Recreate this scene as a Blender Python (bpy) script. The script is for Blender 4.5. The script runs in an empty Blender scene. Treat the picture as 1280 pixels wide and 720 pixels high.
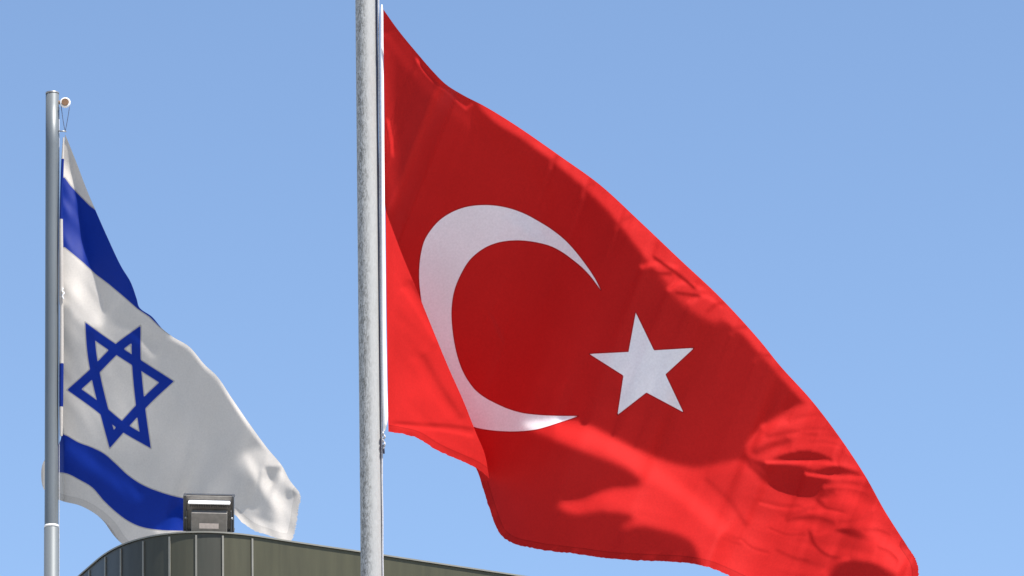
import bpy, bmesh, math, random
import numpy as np
from mathutils import Vector

random.seed(4)
rng = np.random.default_rng(11)
C = bpy.context.scene.collection
SC = bpy.context.scene

# ------------------------------------------------------------------ camera
PITCH = math.radians(17.0)
ROLL = math.radians(1.15)
LENS = 200.0
CAMPOS = np.array([0.0, 0.0, 1.6])
KP = 36.0 / LENS / 1280.0
F = np.array([0.0, math.cos(PITCH), math.sin(PITCH)])
R0 = np.array([1.0, 0.0, 0.0])
U0 = np.array([0.0, -math.sin(PITCH), math.cos(PITCH)])
RR = R0 * math.cos(ROLL) - U0 * math.sin(ROLL)
UU = U0 * math.cos(ROLL) + R0 * math.sin(ROLL)

cd = bpy.data.cameras.new('camera')
cam = bpy.data.objects.new('camera', cd)
C.objects.link(cam)
cd.lens = LENS
cd.sensor_width = 36.0
cd.clip_start = 0.5
cd.clip_end = 9000.0
from mathutils import Matrix
cam.matrix_world = Matrix(((RR[0], UU[0], -F[0], CAMPOS[0]),
                           (RR[1], UU[1], -F[1], CAMPOS[1]),
                           (RR[2], UU[2], -F[2], CAMPOS[2]),
                           (0, 0, 0, 1)))
SC.camera = cam

# ------------------------------------------------------------------ light
SUN_E = math.radians(62.0)
SUN_A = math.radians(125.0)       # from the view heading (+y) towards +x
L = np.array([math.cos(SUN_E) * math.sin(SUN_A), math.cos(SUN_E) * math.cos(SUN_A), math.sin(SUN_E)])
w = bpy.data.worlds.new('World')
SC.world = w
w.use_nodes = True
nt = w.node_tree
nt.nodes.clear()
sky = nt.nodes.new('ShaderNodeTexSky')
sky.sky_type = 'NISHITA'
sky.sun_disc = False
sky.sun_elevation = SUN_E
sky.sun_rotation = SUN_A
sky.altitude = 30.0
sky.air_density = 0.8
sky.dust_density = 0.0
sky.ozone_density = 2.0
bg = nt.nodes.new('ShaderNodeBackground')
bg.inputs['Strength'].default_value = 0.106
wo = nt.nodes.new('ShaderNodeOutputWorld')
nt.links.new(sky.outputs[0], bg.inputs[0])
nt.links.new(bg.outputs[0], wo.inputs[0])
sd = bpy.data.lights.new('sun', 'SUN')
sd.energy = 5.0
sd.angle = math.radians(0.53)
sd.color = (1.0, 0.955, 0.89)
sun = bpy.data.objects.new('sun', sd)
C.objects.link(sun)
sun.rotation_euler = Vector(L).to_track_quat('Z', 'Y').to_euler()
SC.view_settings.view_transform = 'Standard'
SC.view_settings.look = 'None'
SC.view_settings.exposure = 0.93
SC.view_settings.gamma = 1.0

# ------------------------------------------------------------------ helpers
def rays(px, py):
    px = np.asarray(px, float)[..., None]; py = np.asarray(py, float)[..., None]
    return F + RR * (px - 640) * KP + UU * (360 - py) * KP

def on_plane(px, py, p0, n):
    r = rays(px, py)
    t = np.dot(np.asarray(p0) - CAMPOS, n) / (r @ n)
    return CAMPOS + r * t[..., None]

def at_y(px, py, y):
    return on_plane(px, py, np.array([0, y, 0.0]), np.array([0, 1.0, 0]))

def smooth_curve(pts, n, closed=False):
    """Catmull-Rom through the points, n samples evenly spaced along its length."""
    P = np.array(pts, float)
    m = len(P)
    out = []
    segs = m if closed else m - 1
    for i in range(segs):
        if closed:
            p0, p1, p2, p3 = P[(i - 1) % m], P[i], P[(i + 1) % m], P[(i + 2) % m]
        else:
            p1, p2 = P[i], P[i + 1]
            p0 = P[i - 1] if i > 0 else 2 * p1 - p2
            p3 = P[i + 2] if i + 2 < m else 2 * p2 - p1
        t = np.linspace(0, 1, 24, endpoint=False)[:, None]
        d1 = max(np.linalg.norm(p2 - p1), 1e-6)
        d0 = max(np.linalg.norm(p1 - p0), 1e-6); d2 = max(np.linalg.norm(p3 - p2), 1e-6)
        m1 = d1 * ((p1 - p0) / d0 + (p2 - p1) / d1) / 2
        m2 = d1 * ((p2 - p1) / d1 + (p3 - p2) / d2) / 2
        out.append((2*t**3-3*t**2+1)*p1 + (t**3-2*t**2+t)*m1 + (-2*t**3+3*t**2)*p2 + (t**3-t**2)*m2)
    out = np.vstack(out + ([P[:1]] if closed else [P[-1:]]))
    s = np.concatenate([[0], np.cumsum(np.linalg.norm(np.diff(out, axis=0), axis=1))])
    q = np.linspace(0, s[-1], n)
    return np.stack([np.interp(q, s, out[:, k]) for k in range(P.shape[1])], 1)

def inside_poly(x, y, poly):
    ins = np.zeros(x.shape, bool)
    n = len(poly)
    for i in range(n):
        x1, y1 = poly[i]; x2, y2 = poly[(i + 1) % n]
        c = ((y1 > y) != (y2 > y)) & (x < (x2 - x1) * (y - y1) / ((y2 - y1) if y2 != y1 else 1e-9) + x1)
        ins ^= c
    return ins

def seg_dist(x, y, poly, closed=True):
    d = np.full(x.shape, 1e9)
    n = len(poly)
    for i in range(n if closed else n - 1):
        a = poly[i]; b = poly[(i + 1) % n]
        ab = (b[0] - a[0], b[1] - a[1]); l2 = ab[0]**2 + ab[1]**2 + 1e-12
        t = np.clip(((x - a[0]) * ab[0] + (y - a[1]) * ab[1]) / l2, 0, 1)
        d = np.minimum(d, np.hypot(x - a[0] - t * ab[0], y - a[1] - t * ab[1]))
    return d

def sdf(x, y, poly):
    d = seg_dist(x, y, poly)
    return np.where(inside_poly(x, y, poly), d, -d)

def link(name, me, parent=None, smooth=False):
    o = bpy.data.objects.new(name, me)
    C.objects.link(o)
    if parent is not None:
        o.parent = parent
        o.matrix_parent_inverse = Matrix.Identity(4)
    if smooth:
        me.polygons.foreach_set('use_smooth', np.ones(len(me.polygons), bool))
    return o

def empty(name, loc=(0, 0, 0)):
    o = bpy.data.objects.new(name, None)
    C.objects.link(o)
    o.location = loc
    o.empty_display_size = 0.2
    return o

def tag(o, label, cat, group=None):
    o['label'] = label; o['category'] = cat
    if group: o['group'] = group

def build(name, bm, mat, parent=None, smooth=False, org=(0, 0, 0)):
    """bm is in world space; org is the world position of the parent."""
    bmesh.ops.translate(bm, verts=bm.verts, vec=-Vector(org))
    bmesh.ops.recalc_face_normals(bm, faces=bm.faces)
    me = bpy.data.meshes.new(name)
    bm.to_mesh(me); bm.free()
    for m in (mat if isinstance(mat, (list, tuple)) else [mat]):
        me.materials.append(m)
    return link(name, me, parent, smooth)

def box(bm, M, c, s, bev=0.0):
    """box of size s centred c in the frame M."""
    r = bmesh.ops.create_cube(bm, size=1.0)
    vs = r['verts']
    for v in vs:
        v.co = Vector((c[0] + v.co.x * s[0], c[1] + v.co.y * s[1], c[2] + v.co.z * s[2]))
    if bev > 0:
        es = list({e for v in vs for e in v.link_edges})
        rb = bmesh.ops.bevel(bm, geom=es, offset=bev, segments=2, affect='EDGES', profile=0.6)
        vs = list({v for f in rb['faces'] for v in f.verts} | {v for v in vs if v.is_valid})
    for v in vs:
        v.co = M @ v.co

def tube(bm, pts, rad, seg=10, caps=True, mat=0):
    P = [Vector(p) for p in pts]
    rad = rad if hasattr(rad, '__len__') else [rad] * len(P)
    rings = []
    ref = None
    for i, p in enumerate(P):
        t = (P[min(i + 1, len(P) - 1)] - P[max(i - 1, 0)]).normalized()
        if ref is None:
            ref = t.orthogonal().normalized()
        ref = (ref - t * ref.dot(t)).normalized()
        b = t.cross(ref)
        rings.append([bm.verts.new(p + (ref * math.cos(a) + b * math.sin(a)) * rad[i])
                      for a in [2 * math.pi * k / seg for k in range(seg)]])
    for i in range(len(rings) - 1):
        for k in range(seg):
            f = bm.faces.new((rings[i][k], rings[i][(k+1) % seg], rings[i+1][(k+1) % seg], rings[i+1][k]))
            f.smooth = True; f.material_index = mat
    if caps:
        bm.faces.new(rings[0][::-1]).material_index = mat
        bm.faces.new(rings[-1]).material_index = mat

# ------------------------------------------------------------------ materials
def mat_new(name):
    m = bpy.data.materials.new(name); m.use_nodes = True
    n = m.node_tree; n.nodes.clear()
    return m, n

def nd(n, t, **kw):
    x = n.nodes.new(t)
    for k, v in kw.items():
        if k in x.inputs.keys(): x.inputs[k].default_value = v
        else: setattr(x, k, v)
    return x

def simple(name, col, rough=0.5, metal=0.0, var=0.12, scale=18.0, bump=0.0, stretch=(1, 1, 1), spec=0.5):
    m, n = mat_new(name)
    out = nd(n, 'ShaderNodeOutputMaterial')
    p = nd(n, 'ShaderNodeBsdfPrincipled')
    p.inputs['Roughness'].default_value = rough; p.inputs['Metallic'].default_value = metal
    p.inputs['Specular IOR Level'].default_value = spec
    tc = nd(n, 'ShaderNodeTexCoord'); mp = nd(n, 'ShaderNodeMapping'); mp.inputs['Scale'].default_value = stretch
    no = nd(n, 'ShaderNodeTexNoise'); no.inputs['Scale'].default_value = scale; no.inputs['Detail'].default_value = 6
    n.links.new(tc.outputs['Object'], mp.inputs[0]); n.links.new(mp.outputs[0], no.inputs['Vector'])
    cr = nd(n, 'ShaderNodeValToRGB')
    a = [max(0, c * (1 - var)) for c in col]; b = [min(1, c * (1 + var)) for c in col]
    cr.color_ramp.elements[0].position = 0.3; cr.color_ramp.elements[1].position = 0.7
    cr.color_ramp.elements[0].color = (*a, 1); cr.color_ramp.elements[1].color = (*b, 1)
    n.links.new(no.outputs['Fac'], cr.inputs[0]); n.links.new(cr.outputs[0], p.inputs['Base Color'])
    if bump:
        bp = nd(n, 'ShaderNodeBump'); bp.inputs['Strength'].default_value = bump; bp.inputs['Distance'].default_value = 0.003
        n.links.new(no.outputs['Fac'], bp.inputs['Height']); n.links.new(bp.outputs[0], p.inputs['Normal'])
    n.links.new(p.outputs[0], out.inputs[0])
    return m

def cloth_mat(name, base, emblem, tbase, temblem, transl=0.3, hemcol=0.8, rough=0.55, sheen=0.1, spec=0.3, outline=0.6):
    """woven bunting: 'emblem' (distance inside the printed shapes), 'hem' (distance from the nearest edge), UV for the weave"""
    m, n = mat_new(name)
    out = nd(n, 'ShaderNodeOutputMaterial')
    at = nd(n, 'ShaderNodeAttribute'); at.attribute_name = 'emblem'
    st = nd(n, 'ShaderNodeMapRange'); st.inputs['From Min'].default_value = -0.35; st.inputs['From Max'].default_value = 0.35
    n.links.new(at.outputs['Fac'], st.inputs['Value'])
    def mixc(a, b, fac):
        x = nd(n, 'ShaderNodeMix'); x.data_type = 'RGBA'
        x.inputs[6].default_value = (*a, 1); x.inputs[7].default_value = (*b, 1)
        n.links.new(fac, x.inputs[0]); return x.outputs[2]
    col = mixc(base, emblem, st.outputs[0]); tcol = mixc(tbase, temblem, st.outputs[0])
    # soft dye variation and faint dirt
    tc = nd(n, 'ShaderNodeTexCoord')
    no = nd(n, 'ShaderNodeTexNoise'); no.inputs['Scale'].default_value = 2.4; no.inputs['Detail'].default_value = 8; no.inputs['Roughness'].default_value = 0.6
    n.links.new(tc.outputs['Object'], no.inputs['Vector'])
    mr = nd(n, 'ShaderNodeMapRange'); mr.inputs['From Min'].default_value = 0.3; mr.inputs['From Max'].default_value = 0.7
    mr.inputs['To Min'].default_value = 0.93; mr.inputs['To Max'].default_value = 1.04
    n.links.new(no.outputs['Fac'], mr.inputs['Value'])
    n2 = nd(n, 'ShaderNodeTexNoise'); n2.inputs['Scale'].default_value = 90; n2.inputs['Detail'].default_value = 3
    n.links.new(tc.outputs['Object'], n2.inputs['Vector'])
    mr2 = nd(n, 'ShaderNodeMapRange'); mr2.inputs['From Min'].default_value = 0.3; mr2.inputs['From Max'].default_value = 0.7
    mr2.inputs['To Min'].default_value = 0.95; mr2.inputs['To Max'].default_value = 1.05
    n.links.new(n2.outputs['Fac'], mr2.inputs['Value'])
    mm = nd(n, 'ShaderNodeMath'); mm.operation = 'MULTIPLY'; n.links.new(mr.outputs[0], mm.inputs[0]); n.links.new(mr2.outputs[0], mm.inputs[1])
    mr = mm
    # hem: double cloth, a stitched line
    hm = nd(n, 'ShaderNodeAttribute'); hm.attribute_name = 'hem'
    hr = nd(n, 'ShaderNodeMath'); hr.operation = 'SUBTRACT'; hr.inputs[1].default_value = 8.0
    n.links.new(hm.outputs['Fac'], hr.inputs[0])
    ab = nd(n, 'ShaderNodeMath'); ab.operation = 'ABSOLUTE'; n.links.new(hr.outputs[0], ab.inputs[0])
    hl = nd(n, 'ShaderNodeMapRange'); hl.inputs['From Min'].default_value = 0.2; hl.inputs['From Max'].default_value = 0.9
    hl.inputs['To Min'].default_value = hemcol; hl.inputs['To Max'].default_value = 1.0
    n.links.new(ab.outputs[0], hl.inputs['Value'])
    mu = nd(n, 'ShaderNodeMath'); mu.operation = 'MULTIPLY'
    n.links.new(mr.outputs[0], mu.inputs[0]); n.links.new(hl.outputs[0], mu.inputs[1])
    # stitched outline of the printed shapes, its seam shade darkened into the colour
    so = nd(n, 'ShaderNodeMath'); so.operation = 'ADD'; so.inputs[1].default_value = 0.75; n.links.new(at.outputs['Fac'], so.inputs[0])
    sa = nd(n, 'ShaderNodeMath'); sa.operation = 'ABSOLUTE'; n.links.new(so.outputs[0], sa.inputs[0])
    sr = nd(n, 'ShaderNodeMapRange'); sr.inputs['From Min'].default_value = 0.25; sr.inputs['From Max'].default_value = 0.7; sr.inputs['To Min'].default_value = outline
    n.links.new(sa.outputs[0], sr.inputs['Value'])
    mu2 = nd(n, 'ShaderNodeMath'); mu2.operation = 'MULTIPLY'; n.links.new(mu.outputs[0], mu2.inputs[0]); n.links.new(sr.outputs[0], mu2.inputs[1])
    # the doubled hem is a little denser
    hb = nd(n, 'ShaderNodeMapRange'); hb.inputs['From Min'].default_value = 7.2; hb.inputs['From Max'].default_value = 8.2; hb.inputs['To Min'].default_value = 0.86
    n.links.new(hm.outputs['Fac'], hb.inputs['Value'])
    mu3 = nd(n, 'ShaderNodeMath'); mu3.operation = 'MULTIPLY'; n.links.new(mu2.outputs[0], mu3.inputs[0]); n.links.new(hb.outputs[0], mu3.inputs[1])
    mu = mu3
    def scale(c):
        v = nd(n, 'ShaderNodeVectorMath'); v.operation = 'SCALE'
        n.links.new(c, v.inputs[0]); n.links.new(mu.outputs[0], v.inputs['Scale']); return v.outputs[0]
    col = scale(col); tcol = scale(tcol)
    # weave
    uv = nd(n, 'ShaderNodeUVMap')
    w1 = nd(n, 'ShaderNodeTexWave'); w1.inputs['Scale'].default_value = 160; w1.bands_direction = 'X'
    w2 = nd(n, 'ShaderNodeTexWave'); w2.inputs['Scale'].default_value = 160; w2.bands_direction = 'Y'
    n.links.new(uv.outputs[0], w1.inputs[0]); n.links.new(uv.outputs[0], w2.inputs[0])
    ad = nd(n, 'ShaderNodeMath'); ad.operation = 'ADD'; n.links.new(w1.outputs['Fac'], ad.inputs[0]); n.links.new(w2.outputs['Fac'], ad.inputs[1])
    bp = nd(n, 'ShaderNodeBump'); bp.inputs['Strength'].default_value = 0.12; bp.inputs['Distance'].default_value = 0.0006
    n.links.new(ad.outputs[0], bp.inputs['Height'])
    p = nd(n, 'ShaderNodeBsdfPrincipled'); p.inputs['Roughness'].default_value = rough
    p.inputs['Sheen Weight'].default_value = sheen; p.inputs['Sheen Roughness'].default_value = 0.5
    p.inputs['Specular IOR Level'].default_value = spec
    n.links.new(col, p.inputs['Base Color']); n.links.new(bp.outputs[0], p.inputs['Normal'])
    tr = nd(n, 'ShaderNodeBsdfTranslucent'); n.links.new(tcol, tr.inputs['Color'])
    mx = nd(n, 'ShaderNodeMixShader'); mx.inputs[0].default_value = transl
    n.links.new(p.outputs[0], mx.inputs[1]); n.links.new(tr.outputs[0], mx.inputs[2])
    n.links.new(mx.outputs[0], out.inputs[0])
    return m

LEAN1 = 0.00171645
def galv_mat():
    m, n = mat_new('galvanised_steel')
    out = nd(n, 'ShaderNodeOutputMaterial'); p = nd(n, 'ShaderNodeBsdfPrincipled')
    tc = nd(n, 'ShaderNodeTexCoord')
    mp = nd(n, 'ShaderNodeMapping'); mp.inputs['Scale'].default_value = (1, 1, 0.28)
    n.links.new(tc.outputs['Object'], mp.inputs[0])
    a = nd(n, 'ShaderNodeTexNoise'); a.inputs['Scale'].default_value = 75; a.inputs['Detail'].default_value = 7; a.inputs['Roughness'].default_value = 0.72; a.inputs['Distortion'].default_value = 1.2
    b = nd(n, 'ShaderNodeTexNoise'); b.inputs['Scale'].default_value = 14; b.inputs['Detail'].default_value = 4
    v = nd(n, 'ShaderNodeTexVoronoi'); v.inputs['Scale'].default_value = 60
    for x in (a, b, v): n.links.new(mp.outputs[0], x.inputs['Vector'])
    c1 = nd(n, 'ShaderNodeValToRGB')
    e = c1.color_ramp.elements
    e[0].position = 0.42; e[0].color = (0.13, 0.13, 0.12, 1)
    e[1].position = 0.56; e[1].color = (0.42, 0.425, 0.415, 1)
    x = c1.color_ramp.elements.new(0.48); x.color = (0.28, 0.285, 0.28, 1)
    n.links.new(a.outputs['Fac'], c1.inputs[0])
    c2 = nd(n, 'ShaderNodeMapRange'); c2.inputs['From Min'].default_value = 0.35; c2.inputs['From Max'].default_value = 0.65
    c2.inputs['To Min'].default_value = 0.05; c2.inputs['To Max'].default_value = 0.75
    n.links.new(b.outputs['Fac'], c2.inputs['Value'])
    mx = nd(n, 'ShaderNodeMix'); mx.data_type = 'RGBA'; mx.inputs[7].default_value = (0.34, 0.34, 0.335, 1)
    n.links.new(c1.outputs[0], mx.inputs[6])
    # white rust speckles and rusty-grey blotches, heavier on one side
    sp = nd(n, 'ShaderNodeTexNoise'); sp.inputs['Scale'].default_value = 120; sp.inputs['Detail'].default_value = 3; sp.inputs['Distortion'].default_value = 2.0
    n.links.new(mp.outputs[0], sp.inputs['Vector'])
    c3 = nd(n, 'ShaderNodeMapRange'); c3.inputs['From Min'].default_value = 0.53; c3.inputs['From Max'].default_value = 0.60
    n.links.new(sp.outputs['Fac'], c3.inputs['Value'])
    c4 = nd(n, 'ShaderNodeMapRange'); c4.inputs['From Min'].default_value = 0.49; c4.inputs['From Max'].default_value = 0.43
    n.links.new(sp.outputs['Fac'], c4.inputs['Value'])
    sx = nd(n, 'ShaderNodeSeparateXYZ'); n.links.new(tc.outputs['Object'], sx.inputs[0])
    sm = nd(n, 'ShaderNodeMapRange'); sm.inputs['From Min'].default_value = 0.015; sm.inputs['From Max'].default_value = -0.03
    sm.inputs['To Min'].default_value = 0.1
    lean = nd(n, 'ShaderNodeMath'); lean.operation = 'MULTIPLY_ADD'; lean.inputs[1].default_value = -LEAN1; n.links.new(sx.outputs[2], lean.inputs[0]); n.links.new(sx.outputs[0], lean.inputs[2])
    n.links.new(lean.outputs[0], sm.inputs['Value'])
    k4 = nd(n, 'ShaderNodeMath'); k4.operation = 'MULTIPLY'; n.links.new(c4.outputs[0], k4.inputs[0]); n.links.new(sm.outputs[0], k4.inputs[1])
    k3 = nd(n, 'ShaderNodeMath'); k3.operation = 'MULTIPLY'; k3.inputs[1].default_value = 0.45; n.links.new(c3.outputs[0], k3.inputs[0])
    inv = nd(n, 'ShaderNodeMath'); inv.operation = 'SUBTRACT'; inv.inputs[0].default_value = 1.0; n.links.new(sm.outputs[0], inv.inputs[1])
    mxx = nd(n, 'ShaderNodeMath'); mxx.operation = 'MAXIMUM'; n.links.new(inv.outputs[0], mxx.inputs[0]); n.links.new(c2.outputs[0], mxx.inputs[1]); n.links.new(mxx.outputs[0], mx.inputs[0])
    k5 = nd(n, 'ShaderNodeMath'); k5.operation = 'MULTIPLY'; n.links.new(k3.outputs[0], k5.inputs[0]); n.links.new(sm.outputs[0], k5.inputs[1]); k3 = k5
    m3 = nd(n, 'ShaderNodeMix'); m3.data_type = 'RGBA'; m3.inputs[7].default_value = (0.50, 0.50, 0.48, 1)
    n.links.new(k3.outputs[0], m3.inputs[0]); n.links.new(mx.outputs[2], m3.inputs[6])
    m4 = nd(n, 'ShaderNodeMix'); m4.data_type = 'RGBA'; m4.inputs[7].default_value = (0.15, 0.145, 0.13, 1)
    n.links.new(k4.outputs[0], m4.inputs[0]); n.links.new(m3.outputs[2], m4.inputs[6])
    n.links.new(m4.outputs[2], p.inputs['Base Color'])
    p.inputs['Metallic'].default_value = 0.05; p.inputs['Roughness'].default_value = 0.6
    bp = nd(n, 'ShaderNodeBump'); bp.inputs['Strength'].default_value = 0.35; bp.inputs['Distance'].default_value = 0.002
    n.links.new(a.outputs['Fac'], bp.inputs['Height']); n.links.new(bp.outputs[0], p.inputs['Normal'])
    n.links.new(p.outputs[0], out.inputs[0])
    return m

def panel_mat():
    m, n = mat_new('olive_metal_cladding')
    out = nd(n, 'ShaderNodeOutputMaterial'); p = nd(n, 'ShaderNodeBsdfPrincipled')
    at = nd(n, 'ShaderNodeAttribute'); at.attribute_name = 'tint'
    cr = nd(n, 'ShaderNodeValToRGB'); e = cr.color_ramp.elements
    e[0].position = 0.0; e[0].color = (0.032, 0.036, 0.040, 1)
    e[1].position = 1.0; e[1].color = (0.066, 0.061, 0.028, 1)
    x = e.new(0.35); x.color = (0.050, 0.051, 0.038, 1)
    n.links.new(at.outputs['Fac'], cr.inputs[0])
    tc = nd(n, 'ShaderNodeTexCoord'); mp = nd(n, 'ShaderNodeMapping'); mp.inputs['Scale'].default_value = (6, 6, 0.5)
    no = nd(n, 'ShaderNodeTexNoise'); no.inputs['Scale'].default_value = 3.0; no.inputs['Detail'].default_value = 8; no.inputs['Roughness'].default_value = 0.6
    n.links.new(tc.outputs['Object'], mp.inputs[0]); n.links.new(mp.outputs[0], no.inputs['Vector'])
    mr = nd(n, 'ShaderNodeMapRange'); mr.inputs['From Min'].default_value = 0.3; mr.inputs['From Max'].default_value = 0.7
    mr.inputs['To Min'].default_value = 0.82; mr.inputs['To Max'].default_value = 1.15
    n.links.new(no.outputs['Fac'], mr.inputs['Value'])
    sc = nd(n, 'ShaderNodeVectorMath'); sc.operation = 'SCALE'
    n.links.new(cr.outputs[0], sc.inputs[0]); n.links.new(mr.outputs[0], sc.inputs['Scale'])
    n.links.new(sc.outputs[0], p.inputs['Base Color'])
    p.inputs['Metallic'].default_value = 0.3; p.inputs['Roughness'].default_value = 0.5
    n.links.new(p.outputs[0], out.inputs[0])
    return m

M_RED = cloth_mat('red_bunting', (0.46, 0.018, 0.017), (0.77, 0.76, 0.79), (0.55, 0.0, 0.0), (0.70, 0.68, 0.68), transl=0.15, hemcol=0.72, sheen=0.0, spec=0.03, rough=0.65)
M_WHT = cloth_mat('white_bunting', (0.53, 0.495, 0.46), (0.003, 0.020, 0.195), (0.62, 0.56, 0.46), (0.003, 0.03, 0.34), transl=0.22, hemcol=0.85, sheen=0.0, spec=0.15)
M_GALV = galv_mat()
M_ALU = simple('weathered_aluminium', (0.13, 0.145, 0.155), 0.45, 0.2, 0.10, 9, 0.08, (1, 1, 0.15))
M_TAPE = simple('white_canvas_tape', (0.80, 0.80, 0.80), 0.8, 0, 0.05, 30)
M_ROPE = simple('grey_rope', (0.42, 0.42, 0.44), 0.85, 0, 0.2, 120, 0.4)
M_DROPE = simple('dark_rope', (0.05, 0.055, 0.09), 0.85, 0, 0.2, 120, 0.3)
M_WPLAST_SUNLEDGE = simple('white_plastic_and_sunlit_ledge', (0.80, 0.79, 0.77), 0.4, 0, 0.04, 20)
M_BRONZE = simple('brown_bronze', (0.22, 0.12, 0.06), 0.5, 0.3, 0.2, 60)
M_PANEL = panel_mat()
M_SEAM = simple('pale_seam', (0.21, 0.205, 0.175), 0.5, 0.2, 0.1, 12)
M_LAMP = simple('grey_cast_aluminium', (0.21, 0.195, 0.175), 0.5, 0.0, 0.15, 40, 0.1)
M_LAMPD = simple('charcoal_cast_aluminium', (0.055, 0.056, 0.058), 0.45, 0.0, 0.15, 50)
M_LABEL = simple('pale_label', (0.70, 0.60, 0.54), 0.6, 0, 0.10, 60)
M_GLASS = simple('lamp_glass', (0.12, 0.13, 0.14), 0.08, 0.0, 0.03, 10)
M_ROOF = simple('roof_membrane', (0.35, 0.34, 0.32), 0.9, 0, 0.15, 3)
M_WALL = simple('rendered_wall', (0.40, 0.38, 0.34), 0.9, 0, 0.08, 2.5, 0.2)
M_STEEL = simple('steel_fitting', (0.30, 0.30, 0.30), 0.4, 0.7, 0.1, 30)
M_GROUND = simple('pale_plaza_paving', (0.30, 0.275, 0.24), 0.9, 0, 0.18, 1.2)

# ------------------------------------------------------------------ ground
bm = bmesh.new()
g = 4000.0
vs = [bm.verts.new(v) for v in ((-g, -g, 0), (g, -g, 0), (g, g, 0), (-g, g, 0))]
bm.faces.new(vs)
o = build('ground', bm, M_GROUND); o['kind'] = 'structure'

# ------------------------------------------------------------------ building with the curved parapet
outline = [(96, 722), (113, 707), (132, 691.5), (152, 680.5), (179, 671.5), (211, 665.8), (246, 663.8), (279, 664.6), (314, 668), (356, 674.5), (400, 681), (450, 688.3), (530, 700.5), (600, 711), (660, 720)]
E0 = rays(262, 664)
dist0 = 31.0
H = 1.6 + dist0 * E0[2] / E0[1]
def plan_at(px, py):
    p = on_plane(px, py, np.array([0, 0, H]), np.array([0, 0, 1.0])); return (float(p[0]), float(p[1]))
oc = smooth_curve(outline, 160)
pl = [plan_at(a, b) for a, b in oc]
seam_px = [113, 132, 152, 179, 210.5, 246, 279.5, 313.5]
seam_i = [int(np.argmin(abs(oc[:, 0] - s))) for s in seam_px]
dR = np.array(pl[-1]) - np.array(pl[90]); dR /= np.linalg.norm(dR)
dL = np.array([-0.05, 1.0]); dL /= np.linalg.norm(dL)
# left: bend round into the straight side wall
p0 = np.array(pl[0]); t0 = p0 - np.array(pl[3]); t0 /= np.linalg.norm(t0)
left = []
q = p0.copy()
for k in range(14):
    f_ = (k + 1) / 14; dd = t0 * (1 - f_) + dL * f_; dd /= np.linalg.norm(dd)
    q = q + dd * 0.045; left.append(tuple(q))
left.append(tuple(q + dL * 14))
right = [tuple(np.array(pl[-1]) + dR * 16)]
back = [tuple(np.array(right[0]) + np.array([-dR[1], dR[0]]) * 12)]
PLAN = left[::-1] + pl + right
nL = len(left)
seams = [nL + i for i in seam_i]
def offset_plan(P, d):
    P = np.array(P); out = []
    for i in range(len(P)):
        t = P[min(i+1, len(P)-1)] - P[max(i-1, 0)]; t /= np.linalg.norm(t)
        out.append(P[i] + np.array([t[1], -t[0]]) * d)
    return out
b0 = np.array([pl[80][0], pl[80][1], 0.0])
bld = empty('building', b0)
tag(bld, 'low building with a rounded corner parapet of dark olive metal panels, floodlight on its edge', 'building')
PH = 1.5
def band(P, z0, z1, mat, name, parent, tint=False, close=False):
    me = bpy.data.meshes.new(name); n_ = len(P)
    V = [(p[0]-b0[0], p[1]-b0[1], z1) for p in P] + [(p[0]-b0[0], p[1]-b0[1], z0) for p in P]
    FF = [(i, i+1, n_+i+1, n_+i) for i in range(n_-1)]
    if close: FF.append((n_-1, 0, n_, 2*n_-1))
    me.from_pydata(V, [], FF); me.materials.append(mat)
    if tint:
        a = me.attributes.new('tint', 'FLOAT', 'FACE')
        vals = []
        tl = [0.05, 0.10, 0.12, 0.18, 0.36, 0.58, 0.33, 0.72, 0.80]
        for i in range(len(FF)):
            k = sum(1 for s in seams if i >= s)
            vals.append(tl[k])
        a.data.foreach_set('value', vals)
    o_ = link(name, me, parent)
    for pg in me.polygons: pg.use_smooth = True
    return o_
pan = band(PLAN, H - PH, H - 0.012, M_PANEL, 'parapet', bld, tint=True)
# seams: narrow pale joint strips standing 4 mm proud
bm = bmesh.new()
P4 = offset_plan(PLAN, 0.004)
extra = []
for s in seams:
    a = np.array(P4[s]); t = np.array(PLAN[s+1]) - np.array(PLAN[s-1]); t /= np.linalg.norm(t)
    for hw in [0.0052]:
        c = Vector((a[0], a[1], H - PH / 2 - 0.01))
        Mx = Matrix.Translation(c) @ Matrix(((t[0], t[1], 0, 0), (t[1], -t[0], 0, 0), (0, 0, 1, 0), (0, 0, 0, 1)))
        box(bm, Mx, (0, 0, 0), (hw * 2, 0.007, PH - 0.03))
build('panel_joints', bm, M_SEAM, pan, org=b0)
# coping: a folded metal lip
bm = bmesh.new()
Po = offset_plan(PLAN, 0.010); Pi = offset_plan(PLAN, -0.30)
prof = [(Po, H - 0.012), (Po, H - 0.003), (Pi, H - 0.003), (Pi, H - 0.25)]
rows = [[bm.verts.new((p[0], p[1], z)) for p in Pp] for Pp, z in prof]
for r_ in range(3):
    for i in range(len(PLAN) - 1):
        bm.faces.new((rows[r_][i], rows[r_][i+1], rows[r_+1][i+1], rows[r_+1][i]))
build('coping', bm, M_SEAM, bld, org=b0)
bm = bmesh.new()
bm.faces.new([bm.verts.new((p[0], p[1], H - 0.25)) for p in list(offset_plan(PLAN, -0.1)) + back])
build('roof', bm, M_ROOF, bld, org=b0)
band([tuple(p) for p in offset_plan(PLAN, -0.25)] + back, 0.0, H - PH, M_WALL, 'wall', bld, close=True)
bm = bmesh.new()
r1 = [bm.verts.new((p[0], p[1], H - PH)) for p in PLAN]; r2 = [bm.verts.new((p[0], p[1], H - PH)) for p in offset_plan(PLAN, -0.26)]
for i in range(len(PLAN) - 1): bm.faces.new((r1[i], r1[i+1], r2[i+1], r2[i]))
build('soffit', bm, M_WALL, bld, org=b0)
me = bpy.data.meshes.new('parapet_end')
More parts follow.
